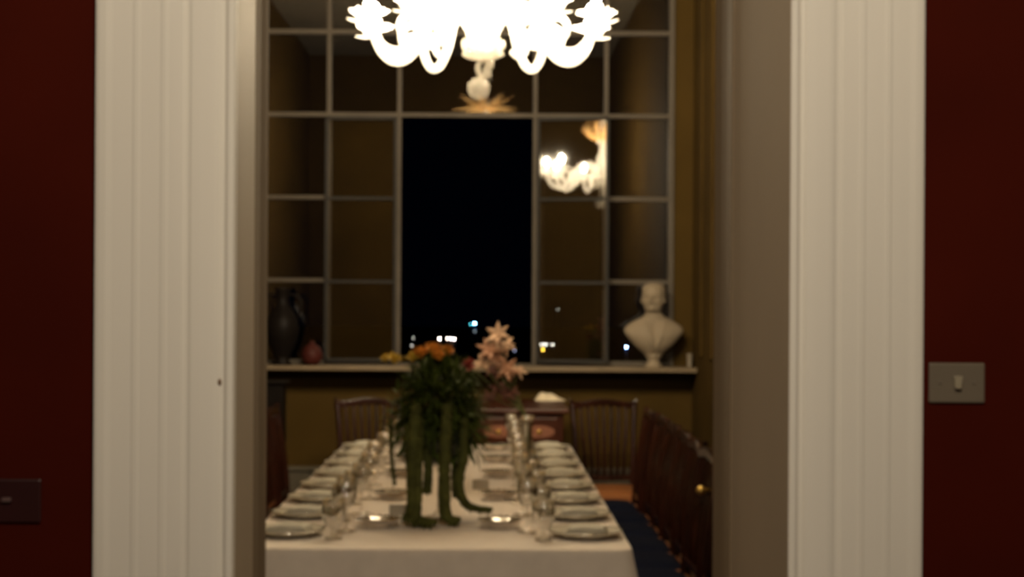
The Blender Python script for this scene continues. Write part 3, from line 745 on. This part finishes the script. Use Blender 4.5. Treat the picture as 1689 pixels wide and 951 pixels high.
# small pale cup, dark urn and red lump on the ledge
b = MB(); b.lathe([(.014, 0), (.017, .004), (.015, .02), (.018, .08), (.020, .085), (.017, .085), (.014, .03), (.001, .02)], 18)
tag(b.build('small_cup', mat('pale_cup_glaze', (.20, .17, .13), .5), loc=(PX(1138, 9.33), 9.33, LZ)), 'small pale beaker on the ledge between the bust and the right wall', 'cup')
t = thing('dark_urn', 'nearly black glossy urn at the left end of the window ledge', 'urn', (PX(466, 9.35), 9.35, LZ))
b = MB(); b.lathe([(.06, 0), (.065, .01), (.04, .03), (.05, .06), (.085, .13), (.102, .21), (.098, .27), (.075, .32), (.045, .36), (.035, .41), (.045, .46), (.055, .475), (.045, .475), (.028, .41), (.001, .36)], 36); b.build('urn_body', M_black, t)
for s in (-1, 1):
    b = MB(); b.tube(spline([(s*.035, 0, .43), (s*.085, 0, .43), (s*.115, 0, .38), (s*.10, 0, .30)], 6), .008, 8); b.build('handle', M_black, t)
b = MB(); b.lathe([(.035, 0), (.06, .03), (.066, .065), (.055, .10), (.03, .125), (.012, .135), (.016, .145), (.001, .152)], 28)  # plain rounded dark red shape, no particular vessel
tag(b.build('red_lump', M_redc, loc=(PX(515, 9.33), 9.33, LZ)), 'small dark red rounded lump on the ledge right of the black urn', 'jar')
# dark stand below the ledge at the left
t = thing('plant_stand', 'tall black wooden stand against the far wall, partly behind the left jamb', 'stand', (PX(448, 8.7), 8.68, 0))
b = MB(); b.box(-.10, .10, -.10, .10, 1.045, 1.06); b.build('stand_top', M_black, t, smooth=False, bevel=.004)
b = MB(); b.box(-.08, .08, -.08, .08, .70, 1.045); b.build('stand_box', M_black, t, smooth=False, bevel=.003)
for sx in (-1, 1):
    for sy in (-1, 1):
        b = MB(); b.tube([(sx*.075, sy*.075, 0), (sx*.065, sy*.065, .70)], [.012, .014], 8); b.build('leg', M_black, t)
# ------------------------------------------------------------------ wall plates in the hall
WF = D+.03
def plate(px0, px1, py0, py1, m, name, lab):
    pm = ((px0+px1)/2, (py0+py1)/2); x = PX(pm[0], WF, pm[1]); z = PZ(pm[1], WF, pm[0]); hw_ = (px1-px0)/2*WF/F; hh = (py1-py0)/2*WF/F
    t = thing(name, lab, 'switch', (x, WF, z))
    b = MB(); b.box(-hw_, hw_, -.006, -.0002, -hh, hh); b.build('cover_plate', m, t, smooth=False, bevel=.003)
    return t, hw_, hh
t, hw_, hh = plate(1531, 1623, 598, 664, M_plate, 'light_switch', 'pale grey light switch plate on the red wall, right of the doorway')
b = MB(); b.prism([(-.008, .012), (.008, .012), (.005, -.010), (-.005, -.010)], 'y', -.014, -.006); o = b.build('toggle', M_platek, t, smooth=False, bevel=.001); o['label'] = 'lighter toggle'
for sx in (-1, 1):
    b = MB(); b.ell((sx*.030, -.006, 0), (.003, .0015, .003), 10, 6); b.build('screw', M_plate, t)
t, hw_, hh = plate(-22, 69, 789, 861, M_plated, 'light_switch', 'dark red switch plate, coloured as in shadow, on the wall at the lower left')
b = MB(); b.prism([(-.018, .006), (-.003, .006), (-.003, -.001), (-.018, -.001)], 'y', -.013, -.006); b.build('toggle', M_plateg, t, smooth=False, bevel=.001)
b = MB(); b.ell((0, -.004, 0), (.0035, .005, .006), 10, 8)
tag(b.build('door_catch', mat('brown_metal', (.16, .09, .045), .5), loc=(PX(362, D), D+.010, PZ(630, D, 362))), 'tiny brown catch on the inner edge of the left door casing', 'catch')
